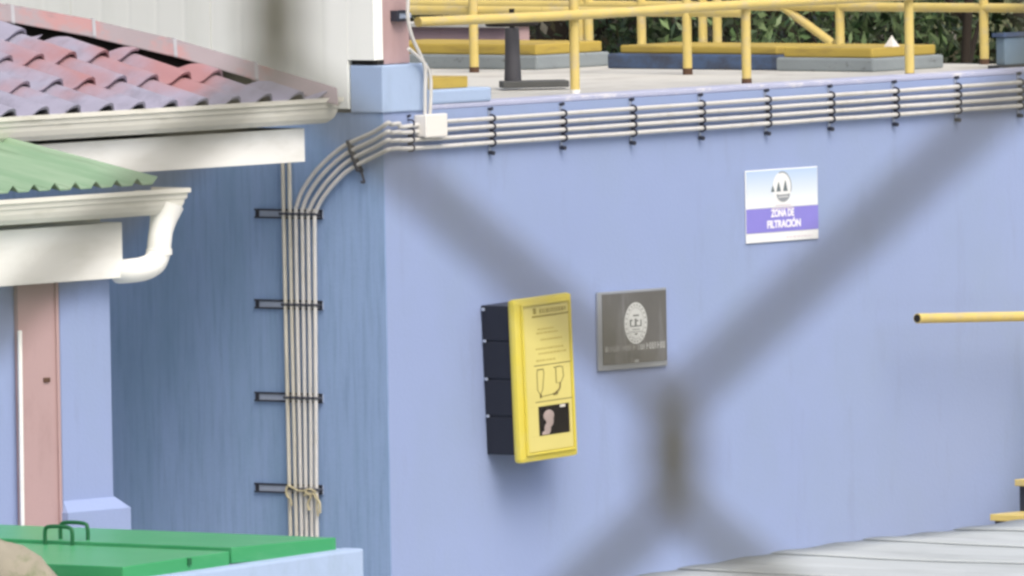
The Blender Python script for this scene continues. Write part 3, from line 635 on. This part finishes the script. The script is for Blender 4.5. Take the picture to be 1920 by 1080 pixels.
cb('window_recess', 'hole', wx0, wx1, -.2368, -.2352, wz0, wz1, 0, cov)
bmk = bmesh.new()                              # pale breathing mask and hose behind the window
for (mx_, mz_, ra, rb_) in ((.085, .098, .042, .030), (.092, .072, .030, .034), (.072, .032, .026, .030), (.055, .008, .028, .016)):
    g_ = bmesh.ops.create_icosphere(bmk, subdivisions=3, radius=1)
    for v in g_['verts']: v.co = Vector((wx0 + mx_ + v.co.x * ra, -.2371 + v.co.y * .0045, wz0 + max(.003, mz_ + v.co.z * rb_)))
bmk.transform(T(*-ORG[cov.name]) @ CM); me = bpy.data.meshes.new('breathing_mask'); bmk.to_mesh(me); bmk.free(); me.materials.append(M['mask']); me.polygons.foreach_set('use_smooth', [True] * len(me.polygons))
o = bpy.data.objects.new('breathing_mask', me); COL.objects.link(o); o.parent = cov
MB().box(wx0 + .001, wx1 - .001, -.2440, -.2425, wz0 + .001, wz1 - .001).xf(CM).build('window_pane', M['window'], cov)
MB().box(wx1 - .07, wx1 - .03, -.2395, -.2372, wz1 - .018, wz1 - .004).xf(CM).build('tag', M['white'], cov)
c = MB(); cq(c, .14, .165, -.085, -.055); cq(c, .13, .42, -.104, -.094); x = .19
while x < .40: w = random.uniform(.008, .02); cq(c, x, x + w, -.085, -.062); x += w + .006
c.xf(CM).build('header_print', mat('header_ink', (.30, .25, .05), .6), cov)
c = MB()
for (z, a, b) in ((-.17, .17, .30), (-.19, .16, .33), (-.225, .19, .36), (-.27, .15, .35), (-.295, .17, .38), (-.33, .15, .30)):
    x = a
    while x < b: w = random.uniform(.008, .022); cq(c, x, x + w, z, z + .009); x += w + .006
c.xf(CM).build('small_print', M['case_ink_faint'], cov)
c = MB(); cq(c, .13, .43, -.352, -.348); cq(c, .13, .43, -.538, -.534)
def ln(pts, r=.0022): c.tube([CM.inverted() @ (CM @ Vector((x, -.2418, z))) for x, z in pts], r, 5)
ln([(.155, -.37), (.15, -.39), (.15, -.475), (.17, -.50), (.19, -.475), (.205, -.39), (.20, -.37), (.155, -.37)]); ln([(.172, -.495), (.172, -.515)], .006); ln([(.175, -.51), (.29, -.503)], .0015)
ln([(.285, -.37), (.33, -.366), (.355, -.372), (.36, -.42), (.335, -.452), (.30, -.45), (.30, -.375)]); ln([(.33, -.452), (.327, -.475), (.315, -.488), (.295, -.497), (.285, -.505)], .005); ln([(.275, -.505), (.305, -.50)], .006)
c.xf(CM).build('diagram', M['case_ink'], cov)

# ------------------------------------------------------------------ railings on the roof
def railing(name, label, group, posts, rails, extra=None, r=.0255, loc=None):
    t = thing(name, loc or posts[0][0], label, 'railing', group)
    for n_, (p, h) in enumerate(posts):
        p = Vector(p); po = MB().tube([p, p + Vector((0, 0, h))], r, 14).build('post', M['yellow'], t, smooth=True)
        MB().tube([p + Vector((0, 0, .0)), p + Vector((0, 0, (.03, .035, .012, .03)[n_ % 4]))], r + .002, 14).build('foot', M['white' if loc and n_ == 0 else 'rust'], po, smooth=True)
    for pts in rails: MB().tube(catmull(pts, 3), r, 14).build('rail', M['yellow'], t, smooth=True)
    for pts in (extra or []): MB().tube(pts, r * .95, 14).build('brace', M['yellow'], t, smooth=True)
    return t
RY = .27; Z0 = ZR
def fx(px, py): return on(px, py, 1, RY).x
P = [(Vector((fx(px, 150), RY, Z0)), .95) for px in (1078, 1400, 1706, 2000)]
zr = on(1240, 18, 1, RY).z
railing('roof_railing', 'yellow pipe railing along the front roof edge above the conduits', 'yellow roof railings', P,
        [[(fx(775, 42), RY - .03, zr + .005), (2, RY - .03, zr - .003), (3.5, RY - .03, zr + .006), (7.4, RY - .03, zr)], [(fx(775, 42), RY - .03, Z0 + .95), (3.5, RY - .03, Z0 + .95), (7.4, RY - .03, Z0 + .95)]], loc=P[0][0])
P = [((4.36, 3.09, Z0), .95), ((4.39, 1.615, Z0), .95), ((4.36, 4.6, Z0), .95), ((4.36, 6.1, Z0), .95)]
railing('roof_railing', 'yellow pipe railing crossing the roof in front of the hatches', 'yellow roof railings', P,
        [[(4.40, 1.2, Z0 + .335), (4.40, 2, Z0 + .335), (4.38, 6.2, Z0 + .335)], [(4.40, .33, Z0 + .95), (4.38, 6.2, Z0 + .95)]])
X2 = 6.05
def at2(px): return on(px, 60, 0, X2).y
P = [((X2, at2(px), Z0), .95) for px in (1203, 1318, 1345, 1575, 1845, 1090, 1104)]
zz = on(1500, 12, 0, X2).z
railing('roof_railing', 'yellow pipe railing behind the hatches with one diagonal brace', 'yellow roof railings', P,
        [[(X2, .6, Z0 + .95), (X2, 5.6, Z0 + .95)], [(X2, .6, zz), (X2, 5.6, zz)]], extra=[[on(1470, 14, 0, X2), on(1562, 82, 0, X2)]])
cl = thing('rail_clamp', on(752, 30, 1, .02), 'dark square clamp fixing the yellow rail to the pink column', 'clamp')
a = on(744, 20, 1, .0); b = on(770, 39, 1, .0)
c = MB(); c.box(a.x, a.x + .10, .0, .043, b.z, b.z + .012); c.box(a.x, a.x + .10, .0, .043, a.z - .012, a.z); c.box(a.x, a.x + .02, .0, .043, b.z + .012, a.z - .012); c.build('bracket', M['dark'], cl)
MB().box(a.x + .03, a.x + .12, .008, .04, b.z + .014, a.z - .014).build('insert', M['steel'], cl)

# ------------------------------------------------------------------ things on the roof
def hatch(label, x0, x1, y0, y1, h, ch, mp, mc, inset=.03):
    t = thing('roof_hatch', ((x0 + x1) / 2, (y0 + y1) / 2, ZR), label, 'hatch', 'hatches on the tank roof')
    MB().box(x0, x1, y0, y1, ZR, ZR + h).build('plinth', M[mp], t, bevel=.012)
    i = inset; MB().box(x0 + i, x1 - i, y0 + i, y1 - i, ZR + h + .001, ZR + h + ch).build('cover', M[mc], t, bevel=.01)
    return t
hatch('grey plinth roof hatch with orange yellow cover, right of the others', 4.95, 5.56, .79, 1.46, .073, .055, 'grey_plinth', 'yellow_cover')
hatch('dark blue roof hatch with dull yellow cover between the other hatches', 5.02, 5.62, 1.50, 2.70, .082, .044, 'blue_dark', 'yellow_cover', .05)
hatch('grey roof hatch with yellow cover behind the dark valve stem', 4.755, 5.38, 2.98, 4.3, .078, .06, 'grey_plinth', 'yellow_cover')
vs = thing('valve_pedestal', on(962, 168, 2, ZR), 'dark grey valve stem with flat foot standing on the roof', 'valve')
v0 = ORG[vs.name]; zt = on(962, 52, 0, v0.x).z
MB().tube([v0 + Vector((0, 0, .02)), v0 + Vector((0, 0, .10)), Vector((v0.x, v0.y, (zt + v0.z) / 2)), Vector((v0.x, v0.y, zt - .03)), Vector((v0.x, v0.y, zt))], [.047, .043, .040, .038, .037], 18).build('stem', mat('grey_cast_iron', (.07, .072, .085), .6, .2, 9), vs, smooth=True)
c = MB(); c.box(-.16, .19, -.09, .09, 0, .035); c.xf(T(*(v0 + Vector((.03, -.10, .012)))) @ Matrix.Rotation(-.75, 4, 'Z')); c.build('foot_plate', mat('grey_iron_plate', (.085, .09, .09), .7, .2, 9), vs, bevel=.006)
c = MB(); R_ = .13
c.tube([(v0.x + R_ * math.cos(i * math.pi / 12), v0.y + R_ * math.sin(i * math.pi / 12), zt + .02) for i in range(25)], .012, 8)
for i in range(3): c.tube([(v0.x, v0.y, zt + .015), (v0.x + R_ * math.cos(i * 2.094), v0.y + R_ * math.sin(i * 2.094), zt + .02)], .009, 6)
c.tube([(v0.x, v0.y, zt - .01), (v0.x, v0.y, zt + .10)], .014, 8); c.build('handwheel', M['hole'], vs, smooth=True)
bx = thing('small_curb_hatch', (.6, .1, ZR), 'low pale blue curb with small yellow lid beside the corner plinth', 'hatch')
MB().box(.349, .855, .0, .34, ZR + .0125, ZR + .085).build('curb', M['blue_pale'], bx, bevel=.012)
MB().box(.42, .74, .06, .30, ZR + .086, ZR + .145).build('lid', M['yellow_cover'], bx, bevel=.006)
cbx = thing('blue_cabinet', (5.9, .5, ZR), 'teal blue metal cabinet at the right end of the roof', 'cabinet')
qx = on(1884, 100, 1, .34).x
MB().box(qx, qx + .6, .34, .40, ZR + .02, on(1890, 70, 1, .34).z).build('body', M['teal'], cbx, bevel=.006)
MB().box(qx - .02, qx + .62, .33, .41, on(1890, 69, 1, .34).z, on(1890, 62, 1, .34).z).build('top', M['blue_dark'], cbx); MB().box(qx - .06, qx + .6, .335, .41, ZR + .001, ZR + .019).build('foot', M['dark'], cbx)
tp = on(1672, 80, 0, 5.2); c = MB(); w = .035
c.v = [Vector((tp.x - w, tp.y - w, tp.z - .03)), Vector((tp.x + w, tp.y - w, tp.z - .03)), Vector((tp.x + w, tp.y + w, tp.z - .03)), Vector((tp.x - w, tp.y + w, tp.z - .03)), Vector((tp.x, tp.y, tp.z + .04))]
c.f = [(0, 1, 4), (1, 2, 4), (2, 3, 4), (3, 0, 4), (3, 2, 1, 0)]; tag(c.build('marker_cone', M['box']), 'tiny white pointed marker standing on the right hatch cover', 'marker')
pw = thing('parapet_wall', (7.6, 5, 0), 'low mauve pink wall behind the left roof hatch', 'wall')
MB().box(7.4, 7.6, on(950, 60, 0, 7.4).y, 9.5, -.2, on(870, 51, 0, 7.4).z).build('wall_body', M['pink'], pw)
MB().box(7.36, 7.64, on(950, 60, 0, 7.4).y - .02, 9.5, on(870, 51, 0, 7.4).z + .001, on(870, 51, 0, 7.4).z + .02).build('coping', M['concrete'], pw)

# ------------------------------------------------------------------ stair and handrail at the right
stt = thing('yellow_stair', (5, -.6, 0), 'yellow edged steps climbing beside the light blue wall', 'stairs')
t0 = on(1856, 964, 1, -.25)
for k in range(-5, 5):
    x = t0.x + k * .215; z = t0.z + k * .172
    if z < .1: continue
    s = MB().box(x, x + .30, -1.15, -.25, z - .035, z + .0).build('step', M['yellow'], stt, bevel=.004)
    MB().box(x + .03, x + .05, -1.14, -.26, max(0, z - .17), z - .036).build('riser', M['dark'], s)
MB().hexa([(t0.x - .75, -.3, .0), (t0.x + 1.2, -.3, t0.z + .8), (t0.x + 1.2, -.26, t0.z + .8), (t0.x - .75, -.26, .0)], [(t0.x - .75, -.3, .12), (t0.x + 1.2, -.3, t0.z + .92), (t0.x + 1.2, -.26, t0.z + .92), (t0.x - .75, -.26, .12)]).xf(T(.12, 0, -.2)).build('stringer', M['dark'], stt)
hr = thing('handrail', (4.5, -.3, 0), 'single yellow pipe handrail with open end before the light wall', 'handrail')
a = on(1720, 597, 1, -.30); b = on(1920, 593, 1, -.30); d = (b - a)
MB().tube([a, a + d * .5, a + d * 1.2, a + d * 2.4], .0265, 18).build('rail', M['yellow'], hr, smooth=True)
e = a + d * 1.3; MB().tube([(e.x, e.y, 0), (e.x, e.y, e.z - .026)], .0255, 14).build('post', M['yellow'], hr, smooth=True)
e = a + d * 2.3; MB().tube([(e.x, e.y, 0), (e.x, e.y, e.z - .026)], .0255, 14).build('post', M['yellow'], hr, smooth=True)
MB().tube([a + (a - b).normalized() * .0, a + (a - b).normalized() * .004], .021, 16).build('open_end', M['hole'], hr)

# ------------------------------------------------------------------ grey sheet roof, bottom right
sh_ = thing('grey_sheet_roof', (2, -4, 0), 'low weathered grey sheet roof in the bottom right corner', 'roof')
A0 = on(1215, 1078, 1, -3.0); A1 = on(1920, 976, 1, -3.0); per = (A1 - A0) / (A1.x - A0.x)
xs = A0.x - .5; i = 0
while xs < A1.x + 2.5:
    w = .72; mb = MB(); n = 12; m_ = 10
    for jj in range(m_ + 1):
        for ii in range(n + 1):
            x = xs + (w + .07) * ii / n; y = -3.0 - 3.4 * jj / m_
            bow = .02 * math.sin(min(1, max(0, (x - A0.x) / (A1.x - A0.x))) * math.pi)
            z = A0.z + per.z * (x - A0.x) + bow - .0 * jj + .0025 * (1 - ii / n) + .004 * math.sin(ii / n * math.pi * 4) + .012 * noise.noise(Vector((x * 1.3, y * .9, 3))) - .02 * (jj / m_) ** 2
            mb.v.append(Vector((x, y, z)))
    k = n + 1; mb.f = [(b * k + a, b * k + a + 1, (b + 1) * k + a + 1, (b + 1) * k + a) for b in range(m_) for a in range(n)]
    o = mb.build('roof_sheet', M['grey_roof'], sh_, smooth=True); md = o.modifiers.new('thickness', 'SOLIDIFY'); md.thickness = .003
    xs += w; i += 1
MB().box(A0.x, A1.x + 2, -6.2, -3.15, -.2, A0.z - .12).build('wall', M['grey_plinth'], sh_)

# ------------------------------------------------------------------ trees behind
import numpy as np
rng = np.random.default_rng(11)
def tree(x, y, h, rad, nl, lm, label, size=.09, narrow=.4, low=.18):
    zg = gh(x, y); t = thing('tree', (x, y, zg), label, 'tree', 'trees behind the tank')
    mb = MB(); top = Vector((x + .3, y - .2, zg + h * .85))
    mb.tube(catmull([(x, y, zg - .3), (x + .1, y, zg + h * .3), (x + .05, y - .1, zg + h * .6), top], 4), [(.17 - .13 * i / 12) * min(1, (rad / 2) ** 2) for i in range(13)], 10)
    br = []
    for i in range(9):
        s = Vector((x + .08, y - .05, zg + h * (.2 + .065 * i))); a = rng.uniform(0, 6.28); e = s + Vector((math.cos(a) * rad * .7, math.sin(a) * rad * .7, rng.uniform(.3, 1.2)))
        mb.tube(catmull([s, s.lerp(e, .5) + Vector((0, 0, .1)), e], 3), [w_ * min(1, (rad / 2) ** 2) for w_ in (.07, .06, .05, .04, .03, .025, .02)], 6); br.append(e)
    mb.build('trunk', M['bark'], t, smooth=True)
    # leaf clumps scattered through the crown
    nc = 70; cs = rng.normal(size=(nc, 3)); cs /= np.linalg.norm(cs, axis=1)[:, None]; cs *= rng.uniform(.35, 1, (nc, 1)) ** .6
    cs = cs * np.array([rad, rad, h * (1 - low) / 2]) + np.array([x, y, zg + h * (low + (1 - low) / 2)])
    idx = rng.integers(0, nc, nl); c = cs[idx] + rng.normal(size=(nl, 3)) * np.array([.32, .32, .24]) * (rad / 2.2)
    d = rng.normal(size=(nl, 3)); d[:, 2] -= .5; d /= np.linalg.norm(d, axis=1)[:, None]
    u = np.cross(d, rng.normal(size=(nl, 3))); u /= np.linalg.norm(u, axis=1)[:, None]
    nrm = np.cross(d, u); L = (size * rng.uniform(.6, 1.5, nl))[:, None]; wd = L * narrow
    V = np.stack([c, c + d * L * .5 + u * wd * .5 + nrm * L * .05, c + d * L, c + d * L * .5 - u * wd * .5 + nrm * L * .05], 1).reshape(-1, 3)
    V -= np.array(ORG[t.name]); me = bpy.data.meshes.new('crown'); me.vertices.add(nl * 4); me.vertices.foreach_set('co', V.ravel())
    me.loops.add(nl * 4); me.loops.foreach_set('vertex_index', np.arange(nl * 4)); me.polygons.add(nl); me.polygons.foreach_set('loop_start', np.arange(nl) * 4)
    me.update(calc_edges=True); me.materials.append(lm); o = bpy.data.objects.new('crown', me); COL.objects.link(o); o.parent = t
rx = lambda px, s: CAM + ray(px, 60) * (s / F)
for (px, s, h, rad, nl, li, label, size, nar, low) in (
        (1010, 86, 6.5, 2.0, 16000, 2, 'dark brown green tree behind the valve stem', .075, .45, .12),
        (1240, 90, 7.5, 2.4, 20000, 0, 'dense dark tree behind the middle of the railing', .085, .45, .12),
        (1420, 85, 6.0, 1.4, 12000, 0, 'dark tree with pale glints behind the diagonal brace', .07, .5, .15),
        (1560, 91, 7.0, 2.2, 18000, 2, 'dark brownish tree behind the orange hatch cover', .08, .45, .1),
        (1520, 83.5, 5.2, .62, 2600, 1, 'bright green slim shrub just left of the brace post', .10, .25, .3),
        (1372, 83.0, 5.0, .50, 1500, 1, 'pale green slim shrub close right of the tall front post', .09, .35, .3),
        (1780, 83.5, 5.6, 1.15, 7000, 1, 'bright leafy tree with long leaves at the right end of the railing', .11, .2, .2),
        (2040, 93, 7.0, 2.2, 16000, 0, 'dark tree at the far right behind the teal cabinet', .08, .45, .1),
        (800, 92, 8.0, 2.4, 16000, 2, 'dark tree behind the pink parapet wall', .085, .45, .1),
        (1120, 96, 9.0, 3.2, 22000, 0, 'tall dark tree farthest back behind the double rail posts', .10, .45, .08),
        (1680, 97, 9.0, 3.2, 22000, 0, 'tall dark tree farthest back above the white marker', .10, .45, .08)):
    p = rx(px, s); tree(p.x, p.y, h, rad, nl, LEAF[li], label, size, nar, low)

# ------------------------------------------------------------------ chain link fence in front of the photographer
fd = Vector((fw.x, fw.y, 0)).normalized(); DF = 1.218
kn = CAM + ray(1262, 850) * (DF / F); kn2 = CAM + ray(517, 30) * (DF / F)
ax_ = _r0
hw = abs((kn - kn2).dot(ax_)); hh = abs(kn.z - kn2.z)
fb = Vector((kn.x, kn.y, 0)); zg = gh(kn.x, kn.y)
fen = thing('chain_link_fence', (kn.x, kn.y, zg), 'grey chain link fence close in front, blurred across the view', 'fence')
WR = .0012; mb = MB(); K = int(2.0 / hh); kd = int((kn.z - zg) / hh) - 1
def wire_mesh(par):
    pts = []
    for q in range(-kd, K - kd + 1):
        sgn = 1 if (q + par) % 2 == 0 else -1
        x = sgn * (hw / 2 + WR * .9); z = q * hh
        for dz, dx, dy in ((-.0055, -sgn * .0028, -WR * .9), (-.0022, 0, -WR * .3), (.0022, 0, WR * .3), (.0055, -sgn * .0028, WR * .9)):
            pts.append(Vector((x + dx, dy * 1.0, z + dz)))
    return MB().tube(pts, WR, 8).mesh('wire', M['wire'])
wm = wire_mesh(0); wm2 = wire_mesh(1)
rotz = math.atan2(ax_.y, ax_.x)
for me_ in (wm, wm2): me_.polygons.foreach_set('use_smooth', [True] * len(me_.polygons))
for j in range(-18, 19):
    p = kn + ax_ * (hw * (j - .5)); 
    inst('wire', wm if j % 2 == 0 else wm2, fen, T(p.x, p.y, kn.z) @ Matrix.Rotation(rotz, 4, 'Z'))
half = 18 * hw; topz = kn.z + (K - kd) * hh
for sx_ in (-1, 1):
    p = kn + ax_ * (half + .03) * sx_; MB().tube([(p.x, p.y, zg - .3), (p.x, p.y, topz + .06)], .025, 12).build('post', M['wire'], fen, smooth=True)
p, q = kn + ax_ * (half + .03), kn - ax_ * (half + .03)
MB().tube([(p.x, p.y, topz + .01), (q.x, q.y, topz + .01)], .018, 10).build('top_rail', M['wire'], fen, smooth=True)
